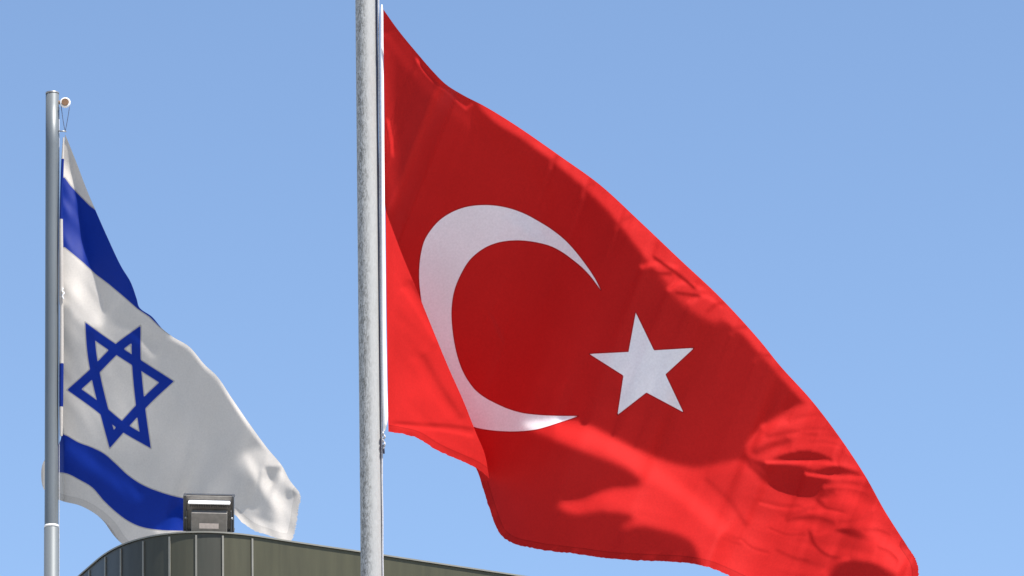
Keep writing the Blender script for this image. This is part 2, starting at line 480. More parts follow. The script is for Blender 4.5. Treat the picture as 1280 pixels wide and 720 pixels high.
pr, pb, pk = np.array(right[0]), np.array(back[0]), np.array(left[-1])
me.from_pydata([(pr[0]-b0[0], pr[1]-b0[1], H-PH), (pb[0]-b0[0], pb[1]-b0[1], H-PH), (pk[0]-b0[0], pk[1]-b0[1], H-PH),
                (pr[0]-b0[0], pr[1]-b0[1], H), (pb[0]-b0[0], pb[1]-b0[1], H), (pk[0]-b0[0], pk[1]-b0[1], H)], [], [(0, 1, 4, 3), (1, 2, 5, 4)])
me.materials.append(M_WALL); link('rear_parapet', me, bld)

# ------------------------------------------------------------------ flagpoles
def pole_line(pt, pb, y, z_top_extra):
    a = at_y(pt[0], pt[1], y); b = at_y(pb[0], pb[1], y)
    d = (a - b) / (a[2] - b[2])
    top = a + d * z_top_extra
    base = b - d * b[2]
    return base, top, d
Y1 = 27.0
base1, top1, d1 = pole_line((456.6, 0), (464.2, 720), Y1, 0.55)
sc1 = np.linalg.norm(at_y(457, 0, Y1) - at_y(456, 0, Y1))
def on_pole(base, d, z): return base + d * z
def z_of(py, y, px): return float(at_y(px, py, y)[2])
def flagpole(base, top, d, r, matl, label, ring_z=None, round_cap=True):
    e = empty('flagpole', base)
    tag(e, label, 'flagpole')
    bm = bmesh.new()
    n_ = 40
    zs = np.linspace(0, top[2], n_)
    tube(bm, [base + d * z for z in zs], [r * (1.12 - 0.14 * z / top[2]) for z in zs], 48)
    sh = build('shaft', bm, matl, e, org=base)
    bm = bmesh.new()
    tube(bm, [base + d * 0.001, base + d * 0.02], r * 3, 24)
    for k in range(4):
        a = k * math.pi / 2 + .4
        c = base + np.array([math.cos(a), math.sin(a), 0]) * r * 2.3
        tube(bm, [c + np.array([0, 0, .021]), c + np.array([0, 0, .05])], 0.012, 6)
    build('base_plate', bm, M_STEEL, e, org=base)
    return e, sh
R1 = 12.6 * sc1
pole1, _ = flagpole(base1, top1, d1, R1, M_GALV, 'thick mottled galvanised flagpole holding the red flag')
bm = bmesh.new()
tube(bm, [top1 + d1 * 0.002, top1 + d1 * 0.03, top1 + d1 * 0.06, top1 + d1 * 0.09, top1 + d1 * 0.11], [R1 * 1.1, R1 * 1.2, R1 * 1.0, R1 * .6, R1 * .1], 24)
build('cap', bm, M_STEEL, pole1, org=base1)
# halyard: dark and pale lines close along the right of the pole
zt = float(top1[2]) - 0.05
def side_line(x0, x1, z0, z1, y, r, matl, parent, org, name='halyard', n_=60, wob=0.0012):
    """rope whose picture x runs from x0 (py=0) to x1 (py=720)"""
    bm = bmesh.new(); P = []
    for z in np.linspace(z0, z1, n_):
        # find py at this z
        py = 360.0
        for _ in range(4):
            px = x0 + (x1 - x0) * py / 720
            zz = z_of(py, y, px); py += (zz - z) / 0.0036
        px = x0 + (x1 - x0) * py / 720
        p = at_y(px, py, y); P.append(p + np.array([random.uniform(-wob, wob), random.uniform(-wob, wob), 0]))
    tube(bm, P, r, 8)
    return build(name, bm, matl, parent, org=org)
side_line(470.6, 476.6, 1.4, zt, Y1 - 0.004, 1.25 * sc1, M_DROPE, pole1, base1)
side_line(473.2, 478.6, 1.4, zt, Y1 - 0.012, 1.1 * sc1, M_ROPE, pole1, base1)
zk = z_of(548, Y1, 480)
bm = bmesh.new()
tube(bm, [top1 - d1 * 0.05 + np.array([R1 * .9, 0, 0]), top1 - d1 * 0.05 + np.array([R1 * 1.95, 0, 0])], 0.012, 10)
build('pulley_arm', bm, M_STEEL, pole1, org=base1)

Y2 = 37.0
base2, top2, d2 = pole_line((65.4, 118), (64.2, 720), Y2, 0.0)
sc2 = np.linalg.norm(at_y(66, 400, Y2) - at_y(65, 400, Y2))
pole2, shaft2 = flagpole(base2, top2, d2, 8.5 * sc2, M_ALU, 'slim grey-blue flagpole with a white pulley at its top, holding the white and blue flag')
# joint ring
zj = z_of(658, Y2, 64)
bm = bmesh.new()
tube(bm, [base2 + d2 * (zj - .008), base2 + d2 * (zj + .008)], 8.9 * sc2, 32)
build('joint_ring', bm, M_WPLAST_SUNLEDGE, pole2, org=base2)
bm = bmesh.new()
tube(bm, [base2 + d2 * 0.02, base2 + d2 * (zj - .012)], 9.2 * sc2, 32)
build('lower_sleeve', bm, M_ALU, pole2, org=base2)
bm = bmesh.new()
tube(bm, [top2 + d2 * 0.001, top2 + d2 * 0.012], 8.6 * sc2, 32)
build('cap', bm, M_STEEL, pole2, org=base2)
# pulley: white ring with bronze hub, axis towards the camera
pc = at_y(81.5, 128.3, Y2 - 0.02)
bm = bmesh.new()
Rr = 5.4 * sc2
N_ = 28
ring = [pc + np.array([math.cos(a), 0, math.sin(a)]) * Rr for a in [2*math.pi*k/N_ for k in range(N_ + 1)]]
tube(bm, ring, 1.5 * sc2, 10, caps=False)
pul = build('pulley', bm, M_WPLAST_SUNLEDGE, pole2, org=base2)
bm = bmesh.new()
tube(bm, [pc + np.array([0, -0.02, 0]), pc + np.array([0, 0.03, 0])], 4.4 * sc2, 20)
build('hub', bm, M_BRONZE, pul, org=base2)
bm = bmesh.new()
a = at_y(70, 127, Y2); tube(bm, [a, pc + np.array([-.01, 0.02, 0])], 2.4 * sc2, 10)
build('pulley_arm', bm, M_BRONZE, pole2, org=base2)
for (xa, ya) in ((76.5, 133), (87, 133)):
    bm = bmesh.new()
    P = smooth_curve([(xa, ya), ((xa + 81.4) / 2 + (-.3 if xa < 80 else .3), 149), (81.4, 165)], 8)
    tube(bm, [at_y(x, y, Y2 - .02) for x, y in P], 0.42 * sc2, 6)
    build('halyard', bm, M_DROPE, pole2, org=base2)
bm = bmesh.new()
tube(bm, [at_y(74, y, Y2 - .01) for y in np.linspace(134, 1250, 30)], 0.4 * sc2, 6)
build('halyard', bm, M_ROPE, pole2, org=base2)
bm = bmesh.new()
tube(bm, [at_y(73, 163.5, Y2 - .02), at_y(83, 164.5, Y2 - .02)], 0.9 * sc2, 8)
build('toggle', bm, M_STEEL, pole2, org=base2)

# ------------------------------------------------------------------ cloth relief
NB = np.array([math.cos(SUN_A), -math.sin(SUN_A), 0.0]); NB = -NB     # base plane normal (vertical plane along the sun azimuth)
if NB[1] < 0: NB = -NB
Lr, Lu = float(L @ RR), float(L @ UU)
mL = math.hypot(Lr, Lu)
S = np.array([Lr, -Lu]) / mL          # sun direction in the picture (x right, y down)
Q = np.array([-S[1], S[0]])           # across it, to the right and down

def blur2(A, sig):
    if sig <= 0: return A
    ky = np.fft.fftfreq(A.shape[0])[:, None]; kx = np.fft.fftfreq(A.shape[1])[None]
    return np.real(np.fft.ifft2(np.fft.fft2(A) * np.exp(-2 * (math.pi * sig) ** 2 * (kx**2 + ky**2))))

class Relief:
    """Folds of a sheet. Each traced fold gives the slope of the cloth along the sunward direction
    (positive: leans back and faces the sun; negative: overhangs); the sheet is the surface that has those slopes."""
    def __init__(s, x0, x1, y0, y1, step, y, wp=0.12):
        s.x0, s.y0, s.step = x0, y0, step
        s.nx = int((x1 - x0) / step); s.ny = int((y1 - y0) / step)
        s.X, s.Y = np.meshgrid(x0 + np.arange(s.nx) * step, y0 + np.arange(s.ny) * step)
        s.g = np.zeros(s.X.shape); s.wp = wp
        s.mpp = np.linalg.norm(at_y(641, 360, y) - at_y(640, 360, y))   # metres per picture unit
    def base(s, v): s.g[:] = v
    def poly(s, v, sig, pts, curve=True):
        P = smooth_curve(pts, 140, True)[:-1] if curve else pts
        m = inside_poly(s.X, s.Y, P).astype(float)
        m = blur2(m, sig / s.step)
        s.g = s.g * (1 - m) + v * m
    def stroke(s, v, wdt, pts):
        P = smooth_curve(pts, 50)
        d = seg_dist(s.X, s.Y, P, False)
        m = np.exp(-(d / wdt) ** 2)
        s.g = s.g * (1 - m) + v * m
    def noise(s, amp, sx, sq, ang, mask=None):
        """wrinkles: length sx along angle ang, width sq"""
        N = rng.standard_normal(s.g.shape)
        ky = np.fft.fftfreq(s.ny, s.step)[:, None]; kx = np.fft.fftfreq(s.nx, s.step)[None]
        ca, sa = math.cos(ang), math.sin(ang)
        a = kx * ca + ky * sa; b = -kx * sa + ky * ca
        N = np.real(np.fft.ifft2(np.fft.fft2(N) * np.exp(-2 * math.pi**2 * ((a * sx)**2 + (b * sq)**2))))
        N /= N.std()
        s.g = s.g + amp * N * (1 if mask is None else mask)
    def solve(s):
        g = s.g - s.g.mean()
        ky = 2 * math.pi * np.fft.fftfreq(s.ny, s.step)[:, None]; kx = 2 * math.pi * np.fft.fftfreq(s.nx, s.step)[None]
        ks = kx * S[0] + ky * S[1]; kq = kx * Q[0] + ky * Q[1]
        G = np.fft.fft2(g)
        H_ = (-1j * ks) * G / (ks**2 + s.wp * kq**2 + 1e-9)
        s.h = (np.real(np.fft.ifft2(H_)) + s.g.mean() * (s.X * S[0] + s.Y * S[1])) * s.mpp / mL
    def sample(s, x, y):
        fx = np.clip((x - s.x0) / s.step, 0, s.nx - 1.001); fy = np.clip((y - s.y0) / s.step, 0, s.ny - 1.001)
        i = fx.astype(int); j = fy.astype(int); u = fx - i; v = fy - j
        h = s.h
        return (h[j, i]*(1-u)*(1-v) + h[j, i+1]*u*(1-v) + h[j+1, i]*(1-u)*v + h[j+1, i+1]*u*v)

def place(px, py, h, p0):
    r = rays(px, py); rn = r @ NB
    t = (np.dot(p0 - CAMPOS, NB) + h) / rn
    return CAMPOS + r * t[..., None]

def coons(top, bot, lef, rig):
    nu, nv = len(top), len(lef)
    u = np.linspace(0, 1, nu)[None, :, None]; v = np.linspace(0, 1, nv)[:, None, None]
    T, B, Lf, Rt = top[None], bot[None], lef[:, None], rig[:, None]
    return ((1-v)*T + v*B + (1-u)*Lf + u*Rt
            - ((1-u)*(1-v)*top[0] + u*(1-v)*top[-1] + (1-u)*v*bot[0] + u*v*bot[-1]))

def cloth_object(name, px, py, h, p0, matl, parent, emblem, hem, org, P3=None):
    """px,py,h grids (rows, cols)"""
    P = place(px, py, h, p0) if P3 is None else P3
    P = P - np.asarray(org)
    ny_, nx_ = px.shape
    idx = np.arange(nx_ * ny_).reshape(ny_, nx_)
    FF = np.stack([idx[:-1, :-1], idx[1:, :-1], idx[1:, 1:], idx[:-1, 1:]], -1).reshape(-1, 4)
    me = bpy.data.meshes.new(name)
    me.vertices.add(nx_ * ny_); me.vertices.foreach_set('co', P.reshape(-1))
    me.loops.add(FF.size); me.loops.foreach_set('vertex_index', FF.reshape(-1).astype(np.int32))
    me.polygons.add(len(FF)); me.polygons.foreach_set('loop_start', np.arange(0, FF.size, 4, dtype=np.int32))
    me.update(calc_edges=True)
    a = me.attributes.new('emblem', 'FLOAT', 'POINT'); a.data.foreach_set('value', emblem.reshape(-1).astype(np.float32))
    a = me.attributes.new('hem', 'FLOAT', 'POINT'); a.data.foreach_set('value', hem.reshape(-1).astype(np.float32))
    uvl = me.uv_layers.new(name='UVMap')
    U_, V_ = np.meshgrid(np.linspace(0, 3, nx_), np.linspace(0, 2, ny_))
    uv = np.stack([U_.reshape(-1)[FF.reshape(-1)], V_.reshape(-1)[FF.reshape(-1)]], -1)
    uvl.data.foreach_set('uv', uv.reshape(-1))
    me.materials.append(matl)
    me.validate()
    return link(name, me, parent, smooth=True)

# ================================================================== red flag
hoist_top, hoist_bot = (479.0, 11.5), (485.5, 539.5)
P1 = at_y(480, 270, Y1)          # the base plane of the flag passes through its hoist
flag1 = empty('flag', at_y(479, 12, Y1))
tag(flag1, 'large red flag with a white crescent and star, flying from the thick galvanised pole', 'flag')
org1 = np.array(flag1.location)

T = [(479.0, 11.5), (498, 38), (521, 66), (540, 88), (557.6, 105.5), (580, 119.5), (603.5, 131.5), (628, 146), (652, 161.5), (700, 195), (750, 231), (800, 277), (850, 324.5), (900, 371.5), (950, 426), (975, 457), (1014, 500), (1047, 543), (1082, 595.6), (1105.6, 638), (1133, 681)]
B = [(594, 583), (598, 592), (603, 607.5), (608, 624), (613.7, 641), (618.5, 655), (624, 666), (636.7, 677), (670, 686), (720, 692.5), (765.7, 698.5), (820, 701.5), (860.7, 704), (887, 709.5), (908, 718), (950, 738), (1010, 768), (1060, 790)]
LH = [(479.0, 11.5), (479.4, 60), (480.4, 150), (481.8, 262), (492, 305), (512, 362), (533, 415), (556, 470), (575, 520), (588, 560), (594, 583)]
RT = [(1133, 681), (1146, 703), (1148, 722), (1135, 750), (1100, 775), (1060, 790)]
NU, NV = 460, 400
tc_, bc_, lc_, rc_ = smooth_curve(T, NU), smooth_curve(B, NU), smooth_curve(LH, NV), smooth_curve(RT, NV)
# where the bottom edge turns the corner, spread samples so that rows do not cross
def ragged(P, amp, lo, hi):
    n_ = len(P); k = np.convolve(rng.standard_normal(n_ + 8), np.ones(3) / 3, 'same')[4:4 + n_]
    t = np.linspace(0, 1, n_); wgt = np.clip((t - lo) * 20, 0, 1) * np.clip((hi - t) * 20, 0, 1)
    d = np.gradient(P, axis=0); d /= np.linalg.norm(d, axis=1)[:, None] + 1e-9
    return P + np.stack([d[:, 1], -d[:, 0]], 1) * (k * amp * wgt)[:, None]
G = coons(tc_, bc_, lc_, rc_)
G[-1] = ragged(G[-1], 0.5, 0.02, 0.98); G[:, -1] = ragged(G[:, -1], 0.6, 0.02, 0.98)
gx, gy = G[..., 0], G[..., 1]

rel = Relief(200, 1400, -250, 1050, 2.0, Y1 - 0.8, wp=0.0018)
rel.base(-0.005)
# sheet leans back along the upper edge
band_pts = [(596, 126), (652, 158), (700, 190), (750, 226), (800, 271), (850, 319), (900, 366), (950, 421), (1014, 495), (1060, 560),
            (1000, 497), (962, 455), (925, 415), (900, 397), (872, 377), (838, 352), (815, 332), (790, 300), (750, 252), (700, 208), (650, 171), (610, 146)]
rel.poly(0.30, 2.5, band_pts)
rel.poly(0.24, 4, [(822, 322), (850, 326), (885, 358), (905, 385), (900, 402), (868, 390), (838, 362)])
for st in ([(803, 334), (818, 329), (845, 334)], [(836, 362), (850, 353), (880, 362)], [(862, 378), (880, 370), (900, 382)]):
    rel.stroke(0.5, 2.6, st)
for st in ([(812, 342), (838, 342)], [(846, 366), (874, 370)], [(818, 322), (850, 345), (868, 360)]):
    rel.stroke(-0.02, 2.4, st)
# lower lit sweep
rel.poly(0.011, 14, [(690, 505), (760, 420), (850, 470), (950, 500), (935, 585), (870, 595), (800, 575), (740, 545)])
rel.poly(0.34, 3.4, [(652, 531), (690, 524), (723, 527), (766, 549), (818, 572), (866, 585), (914, 578), (934, 577), (945, 590), (965, 606), (1000, 618), (1040, 620), (1100, 610), (1220, 700), (1220, 900), (880, 900), (876, 705), (866, 678), (850, 668), (822, 661), (800, 656), (774, 664), (782, 655), (797, 646),
           (760, 638), (744, 638), (718, 642), (694, 629), (723, 627), (766, 612), (806, 606), (792, 590), (750, 571), (713, 557), (672, 540)])
rel.poly(0.30, 2.5, [(1014, 502), (985, 513), (958, 532), (938, 549), (932, 565), (940, 574), (985, 578), (1040, 600), (1060, 625), (1120, 690), (1200, 700), (1100, 560), (1050, 500)])
rel.stroke(0.48, 4, [(955, 534), (985, 527), (1014, 521)])
rel.stroke(0.12, 3, [(960, 545), (990, 540), (1020, 542)])
rel.stroke(0.06, 6, [(945, 565), (965, 556), (985, 551)])
# overhanging folds, each under a lit ridge
rel.poly(-0.05, 3.2, [(936, 577), (950, 578), (977, 583), (1000, 588), (1018, 594), (1035, 604), (1040, 613), (1030, 619), (1012, 620), (985, 615), (962, 606), (946, 592)])
rel.stroke(0.05, 5, [(940, 580), (975, 602), (1010, 616), (1034, 616)])
rel.poly(-0.06, 1.6, [(963, 575), (982, 567), (1001, 563.5), (1022, 565.5), (1043, 575.5), (1020, 575), (990, 575)])
rel.poly(-0.06, 1.6, [(1013, 590.5), (1028, 585), (1043, 581.5), (1060, 585.5), (1077, 593.5), (1062, 594.5), (1040, 593.5)])
rel.stroke(0.6, 2.0, [(958, 577.5), (985, 578), (1015, 578), (1045, 580)])
rel.stroke(0.6, 2.0, [(1008, 592.5), (1035, 596), (1060, 597), (1080, 596.5)])
rel.poly(-0.02, 2.2, [(1041, 661.5), (1055, 659.5), (1070, 661.5), (1098, 673), (1118, 688), (1090, 679), (1062, 670)])
rel.stroke(0.55, 1.8, [(1018, 668), (1032, 666), (1042, 660), (1060, 658)])
rel.stroke(0.10, 3.5, [(985, 650), (1003, 647), (1020, 647), (1040, 652)])
rel.stroke(0.10, 3, [(1020, 622), (1032, 634), (1054, 640)])
rel.stroke(0.55, 1.8, [(1012, 640), (1032, 639), (1056, 643)])
rel.stroke(0.10, 2.5, [(1012, 665), (1018, 680), (1034, 694), (1050, 698)])
rel.poly(-0.05, 3.0, [(1034, 728), (1042, 712), (1056, 701), (1076, 700), (1098, 705), (1122, 722), (1100, 770), (1040, 770)])
rel.stroke(0.55, 2.2, [(1030, 716), (1044, 703), (1060, 697)])
rel.poly(0.22, 7, [(880, 594), (925, 588), (960, 612), (985, 640), (960, 650), (925, 640), (900, 618)])
rel.stroke(0.17, 4, [(884, 600), (912, 625), (932, 655)])
rel.stroke(0.22, 2.6, [(895, 663), (915, 671), (930, 677)])
rel.stroke(0.22, 2.2, [(903, 671), (918, 678), (927, 680)])
rel.stroke(0.20, 2.4, [(972, 688), (992, 697), (1010, 701)])
rel.stroke(0.20, 2.2, [(978, 645), (1000, 640), (1015, 634)])
rel.stroke(0.26, 2.2, [(1062, 625), (1080, 630), (1096, 640)])
rel.stroke(0.24, 2.2, [(1050, 560), (1058, 570), (1064, 572)])
rel.stroke(0.62, 9, [(700, 536), (750, 552), (800, 580), (850, 615), (900, 660)])
rel.stroke(0.55, 14, [(1060, 610), (1090, 660), (1120, 700)])
# fine creases fanning in from the fly edge
for st in ([(1072, 604), (1050, 603), (1030, 606)], [(1084, 618), (1060, 612), (1046, 612)], [(1090, 640), (1070, 650), (1048, 652)],
           [(1050, 556), (1030, 552), (1012, 553)], [(1036, 536), (1010, 536), (985, 542)], [(1024, 518), (1004, 520), (986, 526)],
           [(1000, 632), (975, 632), (950, 626)], [(1005, 668), (985, 668), (962, 660)], [(1112, 668), (1096, 662), (1080, 662)],
           [(1122, 700), (1112, 690), (1098, 684)], [(960, 690), (940, 684), (925, 672)]):
    rel.stroke(0.19, 1.6, st)
    rel.stroke(0.40, 1.8, [(a_, b_ + 3.4) for a_, b_ in st])
# puckers under the upper hem
for st in ([(697, 196), (690, 203), (688, 210)], [(742, 228), (732, 236), (728, 246)], [(790, 270), (778, 276), (770, 286)],
           [(905, 378), (893, 382), (884, 390)], [(932, 408), (921, 411), (914, 418)], [(962, 444), (950, 446), (944, 452)]):
    rel.stroke(0.10, 2.2, st)
# seam-like folds near the top corner
rel.stroke(0.45, 1.5, [(521, 74), (528, 86), (537, 97), (547, 106), (554, 110), (567, 122), (582, 136)])
rel.stroke(0.35, 1.3, [(582, 136), (586, 133), (590, 130)])
rel.stroke(-0.12, 3.0, [(528, 80), (545, 98), (565, 115), (586, 128)])
rel.stroke(0.045, 7, [(482, 44), (512, 82), (557, 128), (590, 155)])
rel.stroke(-0.10, 9, [(600, 150), (640, 190), (690, 240)])
rel.stroke(0.40, 1.5, [(648, 163), (655, 160), (660, 164)])
# the bright fleck on the crescent, the nick in the field
rel.poly(0.07, 3.0, [(634, 268), (650, 266), (668, 275), (676, 285), (684, 305), (668, 300), (655, 288), (640, 280)])
rel.stroke(0.22, 1.6, [(613, 393), (620, 407), (629, 425)])
# pinkish strip by the hoist
rel.poly(0.07, 4, [(470, 60), (484, 60), (492, 130), (496, 200), (490, 262), (470, 262)])
rel.stroke(0.35, 1.2, [(485, 150), (489, 172), (491, 195)])
lit = np.clip((rel.g + 0.02) / 0.35, 0, 1)
rel.noise(0.035, 40, 9, 0.45, lit)
rel.noise(0.045, 22, 2.6, 0.22, lit * np.clip((rel.X - 900) / 120, 0.25, 1))
rel.noise(0.001, 60, 18, 0.8, 1 - lit)
rel.g = np.where(rel.g > 0, rel.g * 1.7, rel.g)
rel.solve()

def phi(x, y):
    """the sheet behind the folded corner bellies away from the camera"""
    q = ((x - 481.8) * Q[0] + (y - 262) * Q[1])
    t = np.clip(q / 250.0, 0, 1)
    return 1.2 * (1 - (1 - t) ** 2.2) * np.clip(q / 30.0, 0, 1)
def href(x, y):
    return rel.sample(x, y)
# keep the hoist on the halyard: subtract the relief found on the hoist line
hy = np.linspace(0, 560, 281)
hx = np.interp(hy, [11, 262, 540], [479, 481.8, 485.5])
hh = blur2(np.tile(rel.sample(hx, hy), (3, 1)), 8)[1]
def h_main(x, y):
    corr = np.interp(y, hy, hh)
    wgt = np.exp(-np.clip(x - 482, 0, None) / 90.0) * np.clip((330 - y) / 70.0, 0, 1)
    return href(x, y) + phi(x, y)
H0 = float(rel.sample(np.array([481.0]), np.array([140.0]))[0])
hm = h_main(gx, gy) - H0

def pucker(h, d, along, amp, seed):
    rg = np.random.default_rng(seed); k = blur2(np.tile(rg.standard_normal(4000), (3, 1)), 5)[1]; k /= k.std()
    return h + amp * np.exp(-(d / 7.0) ** 2) * np.interp(along, np.arange(4000) * 1.0, k)
hm = pucker(hm, seg_dist(gx, gy, bc_, False), gx + gy * 0.6, 0.0022, 3)
hm = pucker(hm, seg_dist(gx, gy, rc_, False), gx + gy, 0.0022, 5)
hm = pucker(hm, seg_dist(gx, gy, tc_, False), gx + gy * 0.5, 0.0012, 8)

# crescent and star
outer = [(751, 362.5), (744, 349), (734, 333.6), (709, 303), (691, 288), (672.8, 276.5), (655, 267), (636.7, 260.5), (618, 257), (600.6, 256.5), (582, 259), (564.5, 265.5), (550, 275), (539, 287), (531, 300), (526.5, 315.6), (524, 344.5), (527, 377), (534, 410), (545, 450), (560, 490), (576, 520), (589, 532), (607.5, 536.8), (636.7, 539.2), (655, 538.6), (670, 536.7), (684, 533), (696, 529), (710, 524.5), (723, 520)]
inner = [(723, 520), (705, 520), (686.7, 519.5), (670, 518.5), (653, 516.3), (636, 511.5), (620, 504.5), (606, 497), (595, 488.5), (585, 476), (577, 461), (570.5, 441), (566, 416.7), (564.3, 388), (568, 362.5), (579, 337), (587, 325), (597, 315.6), (609, 308), (622, 303.2), (636, 300.8), (651, 300.4), (669, 302.5), (687, 307), (702, 314.5), (716, 324.6), (728, 334.5), (738, 345), (751, 362.5)]
cres = np.vstack([smooth_curve(outer, 150), smooth_curve(inner, 130)[1:-1]])
star = [(794.7, 391), (817.4, 438), (867.6, 435), (831.7, 468), (853.9, 515), (808, 490.5), (772, 518.5), (779.4, 469.4), (737, 442.5), (785.7, 440)]
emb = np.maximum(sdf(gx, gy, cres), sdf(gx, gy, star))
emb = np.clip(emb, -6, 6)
bdist = seg_dist(gx, gy, bc_, False); rdist = seg_dist(gx, gy, rc_, False)
hem = np.minimum(bdist + np.where(gy < 600, 50, 0), rdist)

# folded corner (lit flap) : hoist -> crease -> back under -> joins the main sheet
CR = [(481.8, 262), (492, 290), (503, 319), (521, 362.5), (541, 412), (560, 458), (580, 503), (595, 541), (606, 568), (611.5, 598)]
HO = [(481.8, 262), (482.8, 360), (484.2, 460), (485.5, 539.5)]
FB = [(485.5, 539.5), (500, 542), (520, 547), (545, 562), (578, 577), (595, 585), (605, 592), (611.5, 598)]
nv2, nu2 = 240, 110
tt = np.linspace(0, 1, nv2)
crc, hoc = smooth_curve(CR, nv2), smooth_curve(HO, nv2)
fbc = smooth_curve(FB, nu2)
topc = np.repeat(np.array([[481.8, 262.0]]), nu2, 0)
Gf = coons(topc, fbc, hoc, crc)
Gf[-1] = ragged(Gf[-1], 0.5, 0.02, 0.97)
fx_, fy_ = Gf[..., 0], Gf[..., 1]
relf = Relief(300, 800, 150, 750, 2.0, Y1, wp=0.2)
relf.base(0.0)
relf.stroke(0.75, 3.5, [(505, 362), (520, 385), (545, 425)])
relf.stroke(-0.45, 3.5, [(514, 352), (530, 380), (552, 425)])
relf.stroke(-0.42, 5, [(530, 445), (548, 478), (575, 520)])
relf.stroke(0.35, 5, [(518, 450), (536, 485), (560, 520)])
relf.stroke(-0.45, 2.5, [(490, 528), (520, 530), (560, 532), (590, 536)])
relf.stroke(0.5, 2, [(490, 532), (520, 535), (560, 539), (590, 545)])
relf.stroke(-0.2, 2.5, [(512, 542), (535, 548), (560, 562), (590, 575)])
relf.noise(0.09, 30, 7, 1.1)
relf.noise(0.05, 12, 3, 0.9)
relf.solve()
aF = (fx_ - np.interp(fy_, hoc[:, 1], hoc[:, 0])) * relf.mpp / math.sin(SUN_A)
hf = 1.5 * aF + relf.sample(fx_, fy_) * np.clip(aF / 0.05, 0, 1) + 0.0
hf = pucker(hf, seg_dist(fx_, fy_, fbc, False), fx_ + fy_ * .5, 0.002, 9)
# hidden return behind the crease
nret = 14
tr_ = np.linspace(0, 1, nret + 1)[1:]
lmain = G[:, 0]; lmain = np.stack([np.interp(np.linspace(262, 583, nv2), lmain[:, 1], lmain[:, k]) for k in (0, 1)], 1)
retx = crc[:, :1] * (1 - tr_) + lmain[:, :1] * tr_
rety = crc[:, 1:] * (1 - tr_) + lmain[:, 1:] * tr_
hl_ = h_main(lmain[:, 0], lmain[:, 1]) - H0
roundf = 0.5 - 0.5 * np.cos(math.pi * tr_)
reth = hf[:, -1:] * (1 - tr_) + hl_[:, None] * tr_
FX = np.hstack([fx_, retx]); FY = np.hstack([fy_, rety]); FH = np.hstack([hf, reth])
hemf = np.hstack([seg_dist(fx_, fy_, fbc, False), np.full(retx.shape, 40.0)])
embf = np.hstack([np.full(fx_.shape, -6.0), np.clip(sdf(retx, rety, cres), -6, 6) * 0 - 6.0])

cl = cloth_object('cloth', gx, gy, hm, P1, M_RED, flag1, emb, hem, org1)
co = cloth_object('folded_corner', FX, FY, FH, P1, M_RED, flag1, embf, hemf, org1)
co['label'] = 'sunlit corner of the red cloth folded forward beside the pole'
# hoist tape
HP = smooth_curve([(477.3, 6), (477.4, 60), (478.2, 180), (479.0, 300), (479.8, 420), (481.0, 500), (481.6, 525), (480.3, 538)], 60)
rad = np.interp(HP[:, 1], [6, 12, 60, 250, 420, 520, 530, 540], [0.8, 1.6, 2.0, 2.3, 2.9, 3.4, 2.6, 1.0]) * sc1
bm = bmesh.new(); tube(bm, [at_y(a, b, Y1 - 0.02) for a, b in HP], rad, 12)
build('hoist_tape', bm, M_TAPE, flag1, org=org1)
# knot and toggle under the tape
bm = bmesh.new()
KN = smooth_curve([(480.2, 538), (478.6, 542), (481.2, 546), (478.6, 550), (480.8, 554), (479.6, 560)], 30)
tube(bm, [at_y(a, b, Y1 - 0.03 + 0.008 * math.sin(i)) for i, (a, b) in enumerate(KN)], 1.1 * sc1, 8)
build('knot', bm, M_ROPE, flag1, org=org1)
bm = bmesh.new()
tube(bm, [at_y(479.5, 556, Y1 - 0.02), at_y(479.9, 567, Y1 - 0.02)], 1.1 * sc1, 8)
build('clip', bm, M_DROPE, flag1, org=org1)

# ================================================================== white and blue flag
P2 = at_y(80, 400, Y2 + 0.10)
flag2 = empty('flag', at_y(81, 168, Y2))
tag(flag2, 'white flag with two blue stripes and a blue six-pointed star, flying behind the building corner', 'flag')
org2 = np.array(flag2.location)
T2 = [(81.5, 168), (88, 184), (97, 207), (108, 236), (119, 262), (134, 296), (152, 334), (163, 352), (171, 374), (174, 384), (190, 396), (203, 411), (216, 421), (236, 433), (256, 456), (271, 470), (290, 498), (312, 530), (334, 560), (353, 583), (362, 600), (374, 615)]
L2 = [(81.5, 168), (78.5, 200), (77.5, 240), (77.5, 320), (77.5, 420), (77, 520), (75, 552), (64, 566), (54, 578), (51.5, 596), (55, 612), (66, 622)]
R2 = [(374, 615), (375.5, 622), (373, 636), (371, 652), (366, 672), (364, 676)]
B2 = [(66, 622), (80, 627), (100, 632), (120, 643), (137, 658), (152, 679), (180, 700), (215, 706), (245, 690), (262, 662), (276, 642), (291, 642), (302, 652), (316, 662), (332, 668), (350, 674), (364, 676)]
NU2, NV2 = 300, 330
t2, b2, l2, r2 = smooth_curve(T2, NU2), smooth_curve(B2, NU2), smooth_curve(L2, NV2), smooth_curve(R2, NV2)
G2 = coons(t2, b2, l2, r2)
G2[:, -1] = ragged(G2[:, -1], 1.0, 0.03, 0.97); G2[-1] = ragged(G2[-1], 0.6, 0.5, 0.98)
x2, y2 = G2[..., 0], G2[..., 1]
r3 = Relief(-250, 650, -50, 950, 2.0, Y2, wp=0.02)
r3.base(-0.015)
r3.poly(0.05, 20, [(60, 300), (100, 330), (130, 400), (170, 450), (180, 500), (150, 560), (60, 560)])
